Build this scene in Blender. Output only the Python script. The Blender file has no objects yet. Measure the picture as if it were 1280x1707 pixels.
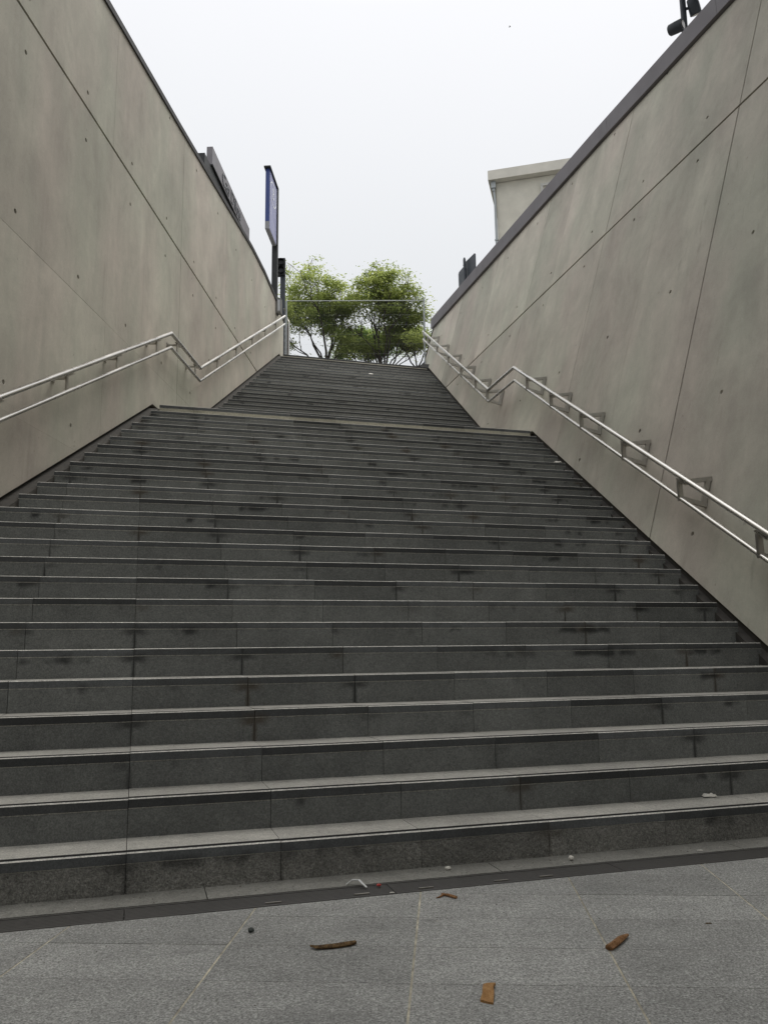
import bpy, bmesh, math, random
from mathutils import Vector, Matrix, noise
random.seed(7)
scn = bpy.context.scene
COL = scn.collection
PI = math.pi

# ------------------------------------------------------------------ camera
EYE = Vector((0, 0, 0.9012)); PITCH = 0.17162; ROLL = -0.0131
F_ = Vector((0, math.cos(PITCH), math.sin(PITCH)))
U0 = Vector((0, -math.sin(PITCH), math.cos(PITCH))); R0 = Vector((1, 0, 0))
R_ = math.cos(ROLL) * R0 + math.sin(ROLL) * U0
U_ = -math.sin(ROLL) * R0 + math.cos(ROLL) * U0
cd = bpy.data.cameras.new('camera'); cam = bpy.data.objects.new('camera', cd); COL.objects.link(cam)
cd.sensor_fit = 'VERTICAL'; cd.sensor_height = 36; cd.lens = 36 * 1380.3 / 1707
cd.clip_start = 0.05; cd.clip_end = 2000
m = Matrix.Identity(4)
for i in range(3):
    m[i][0] = R_[i]; m[i][1] = U_[i]; m[i][2] = -F_[i]; m[i][3] = EYE[i]
cam.matrix_world = m
scn.camera = cam
scn.render.resolution_x = 767; scn.render.resolution_y = 1024

# ------------------------------------------------------------------ world and sun (overcast)
SUN_EL = math.radians(62); SUN_AZ = math.radians(50)
w = bpy.data.worlds.new('World'); scn.world = w; w.use_nodes = True
nt = w.node_tree; nt.nodes.clear()
out = nt.nodes.new('ShaderNodeOutputWorld'); bg = nt.nodes.new('ShaderNodeBackground')
sky = nt.nodes.new('ShaderNodeTexSky'); sky.sky_type = 'NISHITA'; sky.sun_disc = False
sky.sun_elevation = SUN_EL; sky.sun_rotation = SUN_AZ; sky.air_density = 1; sky.dust_density = 4
tc = nt.nodes.new('ShaderNodeTexCoord'); sep = nt.nodes.new('ShaderNodeSeparateXYZ')
nt.links.new(tc.outputs['Generated'], sep.inputs[0])
rp = nt.nodes.new('ShaderNodeValToRGB'); el = rp.color_ramp.elements
el[0].position = 0.0; el[0].color = (0.44, 0.46, 0.475, 1)
el[1].position = 1.0; el[1].color = (1.85, 1.82, 1.80, 1)
e = el.new(0.34); e.color = (0.60, 0.616, 0.628, 1)
e = el.new(0.66); e.color = (0.762, 0.768, 0.788, 1)
nt.links.new(sep.outputs['Z'], rp.inputs[0])
nz = nt.nodes.new('ShaderNodeTexNoise'); nz.inputs['Scale'].default_value = 1.6; nz.inputs['Detail'].default_value = 3
nt.links.new(tc.outputs['Generated'], nz.inputs['Vector'])
mr = nt.nodes.new('ShaderNodeMapRange'); mr.inputs[3].default_value = 0.97; mr.inputs[4].default_value = 1.03
nt.links.new(nz.outputs['Fac'], mr.inputs[0])
vm = nt.nodes.new('ShaderNodeVectorMath'); vm.operation = 'SCALE'
nt.links.new(rp.outputs[0], vm.inputs[0]); nt.links.new(mr.outputs[0], vm.inputs['Scale'])
vs = nt.nodes.new('ShaderNodeVectorMath'); vs.operation = 'SCALE'; vs.inputs['Scale'].default_value = 11.3
nt.links.new(vm.outputs[0], vs.inputs[0])
mx = nt.nodes.new('ShaderNodeMixRGB'); mx.inputs[0].default_value = 0.06
nt.links.new(vs.outputs[0], mx.inputs[1]); nt.links.new(sky.outputs[0], mx.inputs[2])
nt.links.new(mx.outputs[0], bg.inputs[0]); bg.inputs[1].default_value = 0.1
nt.links.new(bg.outputs[0], out.inputs[0])

sl = bpy.data.lights.new('sun', 'SUN'); sl.energy = 1.5; sl.angle = math.radians(30); sl.color = (1, 0.97, 0.92)
so = bpy.data.objects.new('sun', sl); COL.objects.link(so)
sd = Vector((math.sin(SUN_AZ) * math.cos(SUN_EL), math.cos(SUN_AZ) * math.cos(SUN_EL), math.sin(SUN_EL)))
so.rotation_euler = sd.to_track_quat('Z', 'Y').to_euler()

scn.render.engine = 'CYCLES'
vsx = scn.view_settings
vsx.view_transform = 'Standard'; vsx.look = 'None'; vsx.gamma = 1; vsx.use_curve_mapping = False; vsx.exposure = 0.2

# ------------------------------------------------------------------ object helpers
def put(o, label=None, cat=None, group=None, kind=None, parent=None):
    if parent is not None: o.parent = parent
    if label: o['label'] = label
    if cat: o['category'] = cat
    if group: o['group'] = group
    if kind: o['kind'] = kind
    return o

def empty(name, loc=(0, 0, 0), **k):
    o = bpy.data.objects.new(name, None); COL.objects.link(o); o.location = loc
    o.empty_display_size = 0.2
    return put(o, **k)

class MB:
    def __init__(s): s.v = []; s.f = []; s.m = []; s.sm = []
    def add(s, vs, fs, mi=0, smooth=False):
        b = len(s.v); s.v += [tuple(v) for v in vs]
        for f in fs: s.f.append(tuple(b + i for i in f)); s.m.append(mi); s.sm.append(smooth)
    def box(s, c, ax, h, mi=0):
        """c centre, ax three axis vectors, h half sizes"""
        c = Vector(c); A = [Vector(a).normalized() * q for a, q in zip(ax, h)]
        vs = [c + A[0] * i + A[1] * j + A[2] * k for i in (-1, 1) for j in (-1, 1) for k in (-1, 1)]
        s.add(vs, [(0, 1, 3, 2), (4, 6, 7, 5), (0, 4, 5, 1), (2, 3, 7, 6), (0, 2, 6, 4), (1, 5, 7, 3)], mi)
    def hexa(s, a, b, mi=0):
        """two quads a (4 pts), b (4 pts) joined"""
        s.add(list(a) + list(b), [(3, 2, 1, 0), (4, 5, 6, 7), (0, 1, 5, 4), (1, 2, 6, 5), (2, 3, 7, 6), (3, 0, 4, 7)], mi)
    def tube(s, pts, r, n=12, mi=0, caps=True, rr=None):
        pts = [Vector(p) for p in pts]; N = len(pts); rings = []
        ref = Vector((0, 0, 1))
        for i, p in enumerate(pts):
            d0 = (p - pts[i - 1]).normalized() if i > 0 else (pts[1] - p).normalized()
            d1 = (pts[i + 1] - p).normalized() if i < N - 1 else d0
            t = (d0 + d1).normalized()
            rf = ref if abs(d0.z) < 0.95 else Vector((0, 1, 0))
            x = d0.cross(rf).normalized(); y = x.cross(d0).normalized()
            ri = r if rr is None else rr[i]
            ring = []
            for k in range(n):
                a = 2 * PI * k / n
                q = p + (x * math.cos(a) + y * math.sin(a)) * ri
                den = d0.dot(t)
                q = q + d0 * (-(q - p).dot(t) / den if abs(den) > 0.2 else 0)
                ring.append(q)
            rings.append(ring)
        vs = [q for rg in rings for q in rg]; fs = []
        for i in range(N - 1):
            for k in range(n):
                fs.append((i * n + k, i * n + (k + 1) % n, (i + 1) * n + (k + 1) % n, (i + 1) * n + k))
        s.add(vs, fs, mi, True)
        if caps:
            s.add(rings[0], [tuple(range(n))][::1], mi); s.add(rings[-1], [tuple(reversed(range(n)))], mi)
    def prism(s, poly, off, mi=0):
        """poly list of 3d pts, off vector or list of pts"""
        n = len(poly); b = [Vector(p) + Vector(off) for p in poly]
        s.add([Vector(p) for p in poly] + b, [tuple(range(n)), tuple(reversed(range(n, 2 * n)))] +
              [(i, i + n, (i + 1) % n + n, (i + 1) % n) for i in range(n)], mi)
    def mesh(s, name, mats, fix=True):
        me = bpy.data.meshes.new(name); me.from_pydata(s.v, [], s.f)
        for q in (mats if isinstance(mats, (list, tuple)) else [mats]): me.materials.append(q)
        me.polygons.foreach_set('material_index', s.m); me.polygons.foreach_set('use_smooth', s.sm)
        me.update()
        if fix:
            bm = bmesh.new(); bm.from_mesh(me); bmesh.ops.recalc_face_normals(bm, faces=bm.faces); bm.to_mesh(me); bm.free()
        return me
    def build(s, name, mats, fix=True, **k):
        o = bpy.data.objects.new(name, s.mesh(name, mats, fix)); COL.objects.link(o)
        return put(o, **k)

# ------------------------------------------------------------------ materials
class NT:
    def __init__(s, name, rough=0.8, metal=0.0, spec=0.5):
        s.mat = bpy.data.materials.new(name); s.mat.use_nodes = True; s.t = s.mat.node_tree
        s.b = s.t.nodes['Principled BSDF']; s.b.inputs['Roughness'].default_value = rough
        s.b.inputs['Metallic'].default_value = metal; s.b.inputs['Specular IOR Level'].default_value = spec
        s.c = s.t.nodes.new('ShaderNodeTexCoord'); s.g = s.t.nodes.new('ShaderNodeNewGeometry')
    def L(s, a, b): s.t.links.new(a, b)
    def map(s, sc, src='Object', loc=None, rot=None):
        n = s.t.nodes.new('ShaderNodeMapping'); n.inputs['Scale'].default_value = sc
        if rot: n.inputs['Rotation'].default_value = rot
        if loc is not None:
            n.inputs['Location'].default_value = loc
        s.L(s.g.outputs['Position'] if src == 'World' else s.c.outputs[src], n.inputs[0]); return n.outputs[0]
    def noise(s, vec, scale, detail=3, rough=0.55, dist=0):
        n = s.t.nodes.new('ShaderNodeTexNoise'); n.inputs['Scale'].default_value = scale
        n.inputs['Detail'].default_value = detail; n.inputs['Roughness'].default_value = rough
        n.inputs['Distortion'].default_value = dist
        s.L(vec, n.inputs['Vector']); return n.outputs['Fac']
    def vor(s, vec, scale):
        n = s.t.nodes.new('ShaderNodeTexVoronoi'); n.inputs['Scale'].default_value = scale
        s.L(vec, n.inputs['Vector']); return n
    def rng(s, v, a, b, c, d, sm=False):
        n = s.t.nodes.new('ShaderNodeMapRange'); n.clamp = True
        if sm: n.interpolation_type = 'SMOOTHSTEP'
        for i, q in zip((1, 2, 3, 4), (a, b, c, d)): n.inputs[i].default_value = q
        s.L(v, n.inputs[0]); return n.outputs[0]
    def math(s, op, a, b=None):
        n = s.t.nodes.new('ShaderNodeMath'); n.operation = op
        for i, q in enumerate((a, b)):
            if q is None: continue
            if isinstance(q, (int, float)): n.inputs[i].default_value = q
            else: s.L(q, n.inputs[i])
        return n.outputs[0]
    def mix(s, f, a, b, mode='MIX'):
        n = s.t.nodes.new('ShaderNodeMixRGB'); n.blend_type = mode
        for i, q in enumerate((f, a, b)):
            if isinstance(q, (int, float)): n.inputs[i].default_value = q
            elif isinstance(q, tuple): n.inputs[i].default_value = (*q, 1)
            else: s.L(q, n.inputs[i])
        return n.outputs[0]
    def mul(s, col, v):
        n = s.t.nodes.new('ShaderNodeVectorMath'); n.operation = 'SCALE'
        if isinstance(col, tuple): n.inputs[0].default_value = col
        else: s.L(col, n.inputs[0])
        if isinstance(v, (int, float)): n.inputs['Scale'].default_value = v
        else: s.L(v, n.inputs['Scale'])
        return n.outputs[0]
    def rnd(s):
        return s.t.nodes.new('ShaderNodeObjectInfo').outputs['Random']
    def base(s, c):
        if isinstance(c, tuple): s.b.inputs['Base Color'].default_value = (*c, 1)
        else: s.L(c, s.b.inputs['Base Color'])
    def bump(s, h, st=0.3, d=0.01):
        n = s.t.nodes.new('ShaderNodeBump'); n.inputs['Strength'].default_value = st; n.inputs['Distance'].default_value = d
        s.L(h, n.inputs['Height']); s.L(n.outputs[0], s.b.inputs['Normal'])

def m_concrete(name, tint=(0.452, 0.425, 0.368), lo=.92, hi=1.05):
    M = NT(name, 0.75, spec=0.3)
    o = M.map((1, 1, 1))
    big = M.noise(o, 0.55, 4, 0.6, 0.3)
    blot = M.noise(M.map((1, 1, 0.6), loc=(9, 3, 5)), 1.9, 5, 0.62, 0.5)
    streak = M.noise(M.map((3.2, 3.2, 0.16)), 1.3, 4, 0.6)
    fstr = M.noise(M.map((16, 16, 0.35)), 1.6, 3, 0.6)
    fine = M.noise(o, 70, 3, 0.6)
    mid = M.noise(o, 9, 4, 0.6)
    hue = M.noise(M.map((1, 1, 0.45), loc=(4, 8, 1)), 1.1, 3, 0.5)
    v = M.math('MULTIPLY', M.rng(big, .3, .7, .88, 1.09), M.rng(blot, .28, .72, .82, 1.14))
    v = M.math('MULTIPLY', v, M.rng(streak, .3, .7, .955, 1.04))
    v = M.math('MULTIPLY', v, M.rng(fstr, .25, .75, .98, 1.02))
    v = M.math('MULTIPLY', v, M.rng(fine, .3, .7, .95, 1.05))
    v = M.math('MULTIPLY', v, M.rng(mid, .25, .75, .95, 1.05))
    v = M.math('MULTIPLY', v, M.rng(M.rnd(), 0, 1, lo, hi))
    dr = M.noise(M.map((7, 7, .30), loc=(2, 2, 2)), 1.5, 3, .5)
    dg = M.noise(M.map((1, 1, 1), loc=(5, 1, 3)), .8, 2, .5)
    v = M.math('MULTIPLY', v, M.rng(M.math('MULTIPLY', M.rng(dr, .62, .72, 0, 1), M.rng(dg, .48, .62, 0, 1)), 0, 1, 1, .86))
    spots = M.noise(M.map((1, 1, 1), loc=(8, 8, 8)), 13, 2, .5)
    v = M.math('MULTIPLY', v, M.rng(spots, .74, .78, 1, .75))
    pinkish = tuple(a * b for a, b in zip(tint, (1.02, .985, .985))); green = tuple(a * b for a, b in zip(tint, (.95, .995, .96)))
    c = M.mix(M.rng(hue, .35, .65, 0, 1), pinkish, green)
    M.base(M.mul(c, v))
    pores = M.vor(o, 55).outputs['Distance']
    h = M.math('ADD', M.math('MULTIPLY', fine, .5), M.math('MULTIPLY', mid, .9))
    h = M.math('SUBTRACT', h, M.rng(pores, 0, .12, .5, 0))
    M.bump(h, 0.35, 0.004)
    return M.mat

def granite(name, tint, stain=0.0, rough=0.7, spec=0.35, var=0.12, speck=0.5, patch=True):
    M = NT(name, rough, spec=spec)
    o = M.map((1, 1, 1), 'World')
    s1 = M.noise(o, 150, 2, 0.7); s2 = M.noise(o, 62, 3, 0.7)
    big = M.noise(o, 1.1, 4, 0.6); md = M.noise(o, 6.5, 5, 0.65)
    v = M.math('MULTIPLY', M.rng(s1, .3, .7, 1 - speck, 1 + speck), M.rng(s2, .32, .68, 1 - speck * .55, 1 + speck * .55))
    v = M.math('MULTIPLY', v, M.rng(big, .3, .7, .88, 1.1))
    v = M.math('MULTIPLY', v, M.rng(md, .3, .7, .84, 1.13))
    v = M.math('MULTIPLY', v, M.rng(M.rnd(), 0, 1, 1 - var, 1 + var))
    c = M.mul(tint, v)
    if stain > 0:
        sx = M.t.nodes.new('ShaderNodeSeparateXYZ'); M.L(M.c.outputs['Object'], sx.inputs[0])
        X = sx.outputs['X']; Z = sx.outputs['Z']
        # damp patches hanging under the nosing
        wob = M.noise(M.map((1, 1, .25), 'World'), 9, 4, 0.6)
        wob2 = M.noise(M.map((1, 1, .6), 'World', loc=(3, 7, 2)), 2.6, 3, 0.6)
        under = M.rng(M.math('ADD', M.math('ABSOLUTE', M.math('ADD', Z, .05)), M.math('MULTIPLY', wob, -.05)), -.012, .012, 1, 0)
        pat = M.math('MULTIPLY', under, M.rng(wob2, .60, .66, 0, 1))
        # seepage at the joint between two blocks
        jx = M.math('MINIMUM', M.math('ABSOLUTE', X), M.math('ABSOLUTE', M.math('SUBTRACT', X, .605)))
        jn = M.noise(M.map((1, 1, .5), 'World'), 14, 3, 0.6)
        jm = M.rng(M.math('SUBTRACT', jx, M.math('MULTIPLY', jn, .022)), -.008, .005, 1, 0)
        gate = M.rng(M.noise(M.map((1, 1, 1), 'World', loc=(11, 2, 6)), 1.7, 1, 0.5), .50, .58, 0, 1)
        jm = M.math('MULTIPLY', jm, gate)
        rust = M.rng(M.noise(M.map((1, 1, 1), 'World', loc=(1, 5, 9)), 1.3, 1), .48, .56, 0, 1)
        c = M.mix(M.math('MULTIPLY', M.math('MAXIMUM', jm, M.math('MULTIPLY', under, M.math('MULTIPLY', gate, M.rng(jx, .03, .10, 1, 0)))), .75 * stain), c,
                  M.mix(rust, (.012, .012, .012), (.05, .034, .018)))
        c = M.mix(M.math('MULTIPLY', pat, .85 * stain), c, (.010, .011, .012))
    if name == 'granite_paving':
        sm = M.noise(M.map((1, 2.2, 1), 'World', loc=(2.2, 1.1, 0)), 2.4, 3, .6, .4)
        c = M.mix(M.rng(sm, .60, .74, 0, .45), c, (.10, .10, .095))
        sp = M.noise(M.map((1, 1, 1), 'World', loc=(7, 1, 0)), 26, 2, .6)
        c = M.mix(M.rng(sp, .72, .76, 0, .6), c, (.05, .05, .045))
        c = M.mix(M.rng(sp, .25, .21, 0, .35), c, (.5, .5, .47))
    M.base(c)
    M.L(M.rng(s2, .2, .8, rough - .12, min(1, rough + .12)), M.b.inputs['Roughness'])
    if name == 'granite_hammered':
        pt = M.noise(M.map((1, 1, 1), 'World'), 48, 4, .75, .8); M.bump(pt, 1.0, 0.012)
        c2 = M.mix(M.rng(pt, .28, .42, .6, 0), c, (.035, .035, .03)); M.base(c2)
    else: M.bump(M.math('ADD', s1, M.math('MULTIPLY', s2, 1.5)), 0.3, 0.002)
    return M.mat

def plain(name, c, rough=0.5, metal=0.0, nsc=30, amt=.12, bumpd=0.0, spec=0.5, big=.08):
    M = NT(name, rough, metal, spec); o = M.map((1, 1, 1))
    n = M.noise(o, nsc, 4, .6); b = M.noise(o, 2.1, 3, .6)
    v = M.math('MULTIPLY', M.rng(n, .3, .7, 1 - amt, 1 + amt), M.rng(b, .3, .7, 1 - big, 1 + big))
    M.base(M.mul(c, v)); M.L(M.rng(n, .3, .7, max(.03, rough - .08), min(1, rough + .1)), M.b.inputs['Roughness'])
    if bumpd: M.bump(n, .4, bumpd)
    return M.mat

CONC = m_concrete('concrete'); CONCR = m_concrete('concrete_cast_right', (0.470, 0.442, 0.382), .84, 1.09)
CORE = plain('dark_joint', (.038, .034, .028), .95, nsc=12, amt=.3)
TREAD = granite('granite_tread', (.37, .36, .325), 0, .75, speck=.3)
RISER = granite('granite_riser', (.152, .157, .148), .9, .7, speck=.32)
PALE = granite('granite_pale', (.42, .40, .32), .3, .75, speck=.25)
SLAB = granite('granite_paving', (.274, .276, .262), 0, .7, speck=.62, var=.12)
LEDGE = granite('granite_ledge', (.20, .198, .178), 0, .75, speck=.3)
ROUGH = granite('granite_hammered', (.20, .197, .178), .7, .85, speck=.45)
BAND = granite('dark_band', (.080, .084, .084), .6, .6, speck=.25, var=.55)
STRIP = plain('carborundum', (.022, .022, .022), 1.0, nsc=200, amt=.3, spec=.1)
ARRIS = granite('worn_arris', (.46, .45, .41), 0, .75, speck=.4)
GROUT = plain('grout', (.40, .37, .29), .95, nsc=22, amt=.45, big=.35)
STEEL = plain('stainless_steel', (.68, .66, .62), .27, 1.0, nsc=1.5, amt=.02, big=.03)
STEELD = plain('stainless_flat', (.42, .40, .36), .42, 1.0, nsc=20, amt=.12)
COPE = plain('anodised_coping', (.155, .143, .152), .55, 0.1, nsc=4, amt=.06, spec=.5)
COPED = plain('dark_coping', (.016, .015, .015), .6, 0.0, nsc=5)
SLATE = plain('slate_paint', (.035, .042, .052), .5, nsc=9, amt=.08)
DARKP = plain('dark_paint', (.014, .016, .017), .6, nsc=9, amt=.08)
BLACK = plain('black_glass', (.012, .013, .015), .25)
GALV = plain('galvanised', (.36, .38, .38), .5, .7, nsc=25)
ASPH = plain('asphalt', (.05, .05, .05), .9, nsc=60, amt=.25)
WOOD = None

# ------------------------------------------------------------------ stair geometry constants
PHI = 0.29107; S = Vector((math.cos(PHI), math.sin(PHI), 0)); NV = Vector((-math.sin(PHI), math.cos(PHI), 0))
D = 3.5432; G = 0.27896; RS = 0.16; Z1 = 0.1579; N1 = 25; N2 = 23
ZL = Z1 + RS * 24; N25 = D + 24 * G; N26 = N25 + 1.427; ZT = ZL + RS * N2; NT_ = N26 + (N2 - 1) * G
DR0 = 3.2294; DR1 = 3.3839; BL = 0.605
AR, BR, TR = 3.993, -0.264, 0.274                                    # right wall: x = AR + BR*y + TR*z
def xl(y): return -3.042 + .0635 * (y - 6.6)
def xr(y, z): return AR + BR * y + TR * z
def pitch(n):
    if n <= N25: return max(0.0, Z1 + (n - D) / G * RS)
    if n <= N26 - G: return ZL
    return min(ZT, ZL + (n - (N26 - G)) / G * RS)
NL = Vector((1, -.0635, 0)).normalized(); DL = Vector((.0635, 1, 0)).normalized()      # left wall normal (into stair), direction
NR = Vector((1, -BR, -TR)).normalized(); NR = -NR                                      # right wall normal (into stair)
def s_left(n, off=.08):
    # point s*S+n*NV lies on x = xl(y)+off
    a = S.x - .0635 * S.y; b = -3.042 + off + .0635 * (n * NV.y - 6.6) - n * NV.x
    return b / a
def s_right(n, z, off=.03):
    a = S.x - BR * S.y; b = AR + TR * z - off + BR * n * NV.y - n * NV.x
    return b / a
def SP(s, n, z): return S * s + NV * n + Vector((0, 0, z))

# ------------------------------------------------------------------ walls
def clip(poly, ax, val, keep_gt):
    o = []
    for i in range(len(poly)):
        a, b = poly[i], poly[(i + 1) % len(poly)]
        ia = (a[ax] > val) if keep_gt else (a[ax] < val); ib = (b[ax] > val) if keep_gt else (b[ax] < val)
        if ia: o.append(a)
        if ia != ib:
            t = (val - a[ax]) / (b[ax] - a[ax]); o.append(tuple(a[k] + t * (b[k] - a[k]) for k in range(2)))
    return o

def bottom_profile(fx, y0, y1):
    """breakpoints (y, z) of the wall foot"""
    pts = []
    def zfix(y):
        z = 0
        for _ in range(30): z = pitch(Vector((fx(y, z), y, 0)).dot(NV))
        return z
    brk = [D - Z1 / RS * G, N25, N26 - G, NT_]
    ys = []
    for t in brk:
        lo, hi = y0, y1
        for _ in range(60):
            mid = (lo + hi) / 2; n = Vector((fx(mid, zfix(mid)), mid, 0)).dot(NV)
            if n < t: lo = mid
            else: hi = mid
        ys.append(lo)
    for y in [y0] + [q for q in ys if y0 < q < y1 - .01] + [y1]: pts.append((y, zfix(y)))
    return pts

def wall(kind, fx, nrm, tops, y0, y1, yj, zj, holes_y, holes_z, label):
    root = empty('retaining_wall', (fx(y1, 7.68), y1, 0), label=label, cat='wall')
    root.location = (0, 0, 0)
    def P(y, z, d=0): return Vector((fx(y, z), y, z)) - nrm * d
    foot = bottom_profile(fx, y0, y1)
    prof = foot + list(reversed(tops))
    core = foot[:]; cb = [(y, z - 1.2) for y, z in foot] + [(y, z - .004) for y, z in reversed(tops)]
    mb = MB(); n = len(cb); th = .32
    fr = [P(y, z, .05) for y, z in cb]; bk = [P(y, z, .05) + Vector((-th if kind == 'L' else th, 0, 0)) for y, z in cb]
    mb.add(fr + bk, [tuple(range(n)), tuple(reversed(range(n, 2 * n)))] + [(i, i + n, (i + 1) % n + n, (i + 1) % n) for i in range(n)])
    mb.build('wall_core', CORE, parent=root)
    ygap = [(y, g) for y, g in yj]; yc = [(y0, 0)] + ygap + [(y1, 0)]; zc = [(-1, 0)] + zj + [(99, 0)]
    for i in range(len(yc) - 1):
        for j in range(len(zc) - 1):
            p = prof
            p = clip(p, 0, yc[i][0] + yc[i][1] / 2, True); p = clip(p, 0, yc[i + 1][0] - yc[i + 1][1] / 2, False) if p else p
            p = clip(p, 1, zc[j][0] + zc[j][1] / 2, True) if p else p; p = clip(p, 1, zc[j + 1][0] - zc[j + 1][1] / 2, False) if p else p
            q = []
            for a in p:
                if not q or (abs(a[0] - q[-1][0]) + abs(a[1] - q[-1][1])) > 1e-4: q.append(a)
            if len(q) > 2 and abs(q[0][0] - q[-1][0]) + abs(q[0][1] - q[-1][1]) < 1e-4: q.pop()
            if len(q) < 3: continue
            mb = MB(); n = len(q)
            off = random.uniform(-.0012, .0012)
            mb.add([P(y, z, off) for y, z in q] + [P(y, z, .0499) for y, z in q],
                   [tuple(range(n)), tuple(reversed(range(n, 2 * n)))] + [(a, a + n, (a + 1) % n + n, (a + 1) % n) for a in range(n)])
            ob = mb.build('concrete_panel', CONC if kind == 'L' else CONCR, parent=root)
            # tie holes cut through the facing
            hs = []
            ymin, ymax = min(a[0] for a in q), max(a[0] for a in q)
            for hy in holes_y:
                if not (ymin + .06 < hy < ymax - .06): continue
                for hz in holes_z:
                    if not (min(a[1] for a in q) + .06 < hz < max(a[1] for a in q) - .06): continue
                    inside = False
                    for k in range(n):
                        a, b = q[k], q[(k + 1) % n]
                        if (a[0] > hy) != (b[0] > hy) and hz < a[1] + (hy - a[0]) * (b[1] - a[1]) / (b[0] - a[0]): inside = not inside
                    fz = min(z for y, z in foot) ; zz = None
                    for k in range(len(foot) - 1):
                        if foot[k][0] <= hy <= foot[k + 1][0]:
                            zz = foot[k][1] + (hy - foot[k][0]) / (foot[k + 1][0] - foot[k][0]) * (foot[k + 1][1] - foot[k][1])
                    if inside and zz is not None and hz > zz + .12: hs.append((hy, hz))
            if hs:
                cm = MB()
                for hy, hz in hs:
                    hy += random.uniform(-.01, .01); hz += random.uniform(-.008, .008)
                    cm.tube([P(hy, hz, -.03), P(hy, hz, .0), P(hy, hz, .08)], .02, 14, rr=[.03, .022, .017])
                co = cm.build('cutter', CORE)
                md = ob.modifiers.new('b', 'BOOLEAN'); md.object = co; md.operation = 'DIFFERENCE'; md.solver = 'EXACT'
                bpy.context.view_layer.update()
                dg = bpy.context.evaluated_depsgraph_get()
                me = bpy.data.meshes.new_from_object(ob.evaluated_get(dg))
                ob.modifiers.clear()
                if len(me.polygons) > n: ob.data = me
                cme = co.data; bpy.data.objects.remove(co); bpy.data.meshes.remove(cme)
    return root, P

def lerp_top(tops, y):
    for a, b in zip(tops, tops[1:]):
        if a[0] <= y <= b[0]: return a[1] + (y - a[0]) / (b[0] - a[0]) * (b[1] - a[1])
    return tops[-1][1] if y > tops[-1][0] else tops[0][1]

topL = [(-1.5, 6.92), (7.99, 7.95), (10.5, 8.21), (15.0, 8.73), (16.2, 8.79), (17.2, 8.76), (18.36, 8.65)]
topR = [(-1.5, 7.32), (8.2, 8.16), (11.3, 8.41), (19.45, 8.87)]
lw, PL = wall('L', lambda y, z: xl(y), NL, topL, -1.5, 18.36,
              [(3.4, .005), (5.85, .004), (8.32, .0025), (10.755, .007), (13.13, .0025), (15.6, .002)],
              [(1.37, .002), (2.89, .002), (4.43, .0025), (6.455, .032)],
              [6.4 + 1.237 * k for k in range(-6, 10)], [1.6, 3.11, 4.62, 6.11, 6.63, 8.1],
              'tall plumb fair-faced concrete wall with thin dark coping, left of the steps')
rw, PR = wall('R', xr, NR, topR, -1.5, 19.45,
              [(2.4, .006), (5.05, .004), (7.72, .014), (9.0, .002), (10.36, .009), (11.95, .002), (12.93, .004), (15.15, .003), (17.3, .002)],
              [(6.455, .032)],
              [7.06 + 1.26 * k for k in range(-6, 10)], [1.9, 3.16, 4.68, 6.22, 6.75, 8.27],
              'tall outward-leaning concrete wall with broad metal coping, right of the steps')

def coping(P, tops, y0, y1, zb, zt, over, width, side, mat, root, seglen, gap):
    ys = [y0]; y = y0 + seglen
    while y < y1 - .3: ys.append(y); y += seglen
    ys.append(y1)
    for a, b in zip(ys, ys[1:]):
        br = [a + gap / 2] + [t[0] for t in tops if a + .05 < t[0] < b - .05] + [b - gap / 2]
        mb = MB()
        for c, d in zip(br, br[1:]):
            q = []
            for yy in (c, d):
                z = lerp_top(tops, yy); p = P(yy, z); X = Vector((1, 0, 0)) * side
                q.append([p + Vector((0, 0, zb)) - X * over, p + Vector((0, 0, zt)) - X * (over - .0), p + Vector((0, 0, zt + .012)) + X * width, p + Vector((0, 0, zb)) + X * width])
            mb.hexa(q[0], q[1])
        mb.build('coping_panel', mat, parent=root)
coping(PL, topL, -1.5, 18.40, 0.0, .075, .022, .40, -1, COPED, lw, 2.6, .004)
coping(PR, topR, -1.5, 19.50, .01, .26, .055, .46, 1, COPE, rw, 2.5, .005)
# steel flat that closes the wall end
mb = MB(); mb.hexa([PR(19.46, 7.6, -.02), PR(19.46, 8.86, -.02), PR(19.46, 8.86, .4), PR(19.46, 7.6, .4)],
                   [PR(19.475, 7.6, -.02), PR(19.475, 8.86, -.02), PR(19.475, 8.86, .4), PR(19.475, 7.6, .4)])
mb.build('end_plate', COPED, parent=rw)

# ------------------------------------------------------------------ stairs
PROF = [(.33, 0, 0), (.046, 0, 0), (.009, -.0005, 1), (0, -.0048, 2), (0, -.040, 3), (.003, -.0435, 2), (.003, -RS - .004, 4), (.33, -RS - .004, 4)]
#        each entry: (n, z, material of the segment that ENDS here)
def block_mesh(name, x0f, x0b, x1f, x1b, profile=PROF, h=RS, mats=None, deep=.33, rag=0):
    """block along local x; front corners x0f..x1f at n=0 and x0b..x1b at n=deep"""
    pr = [(n if n < .3 else deep, z if z > -.1 else -h - .004, mi) for n, z, mi in profile]
    mb = MB(); n = len(pr)
    def X(q, f, b): return f + (b - f) * q / deep
    A = [Vector((X(p[0], x0f, x0b), p[0], p[1])) for p in pr]; B = [Vector((X(p[0], x1f, x1b), p[0], p[1])) for p in pr]
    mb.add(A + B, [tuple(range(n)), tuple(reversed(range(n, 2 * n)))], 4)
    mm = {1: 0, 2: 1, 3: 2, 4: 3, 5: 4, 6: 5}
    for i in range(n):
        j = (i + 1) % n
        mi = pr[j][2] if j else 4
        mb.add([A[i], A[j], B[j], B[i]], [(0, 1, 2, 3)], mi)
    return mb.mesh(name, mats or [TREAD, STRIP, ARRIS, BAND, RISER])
ROT = PHI
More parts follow.
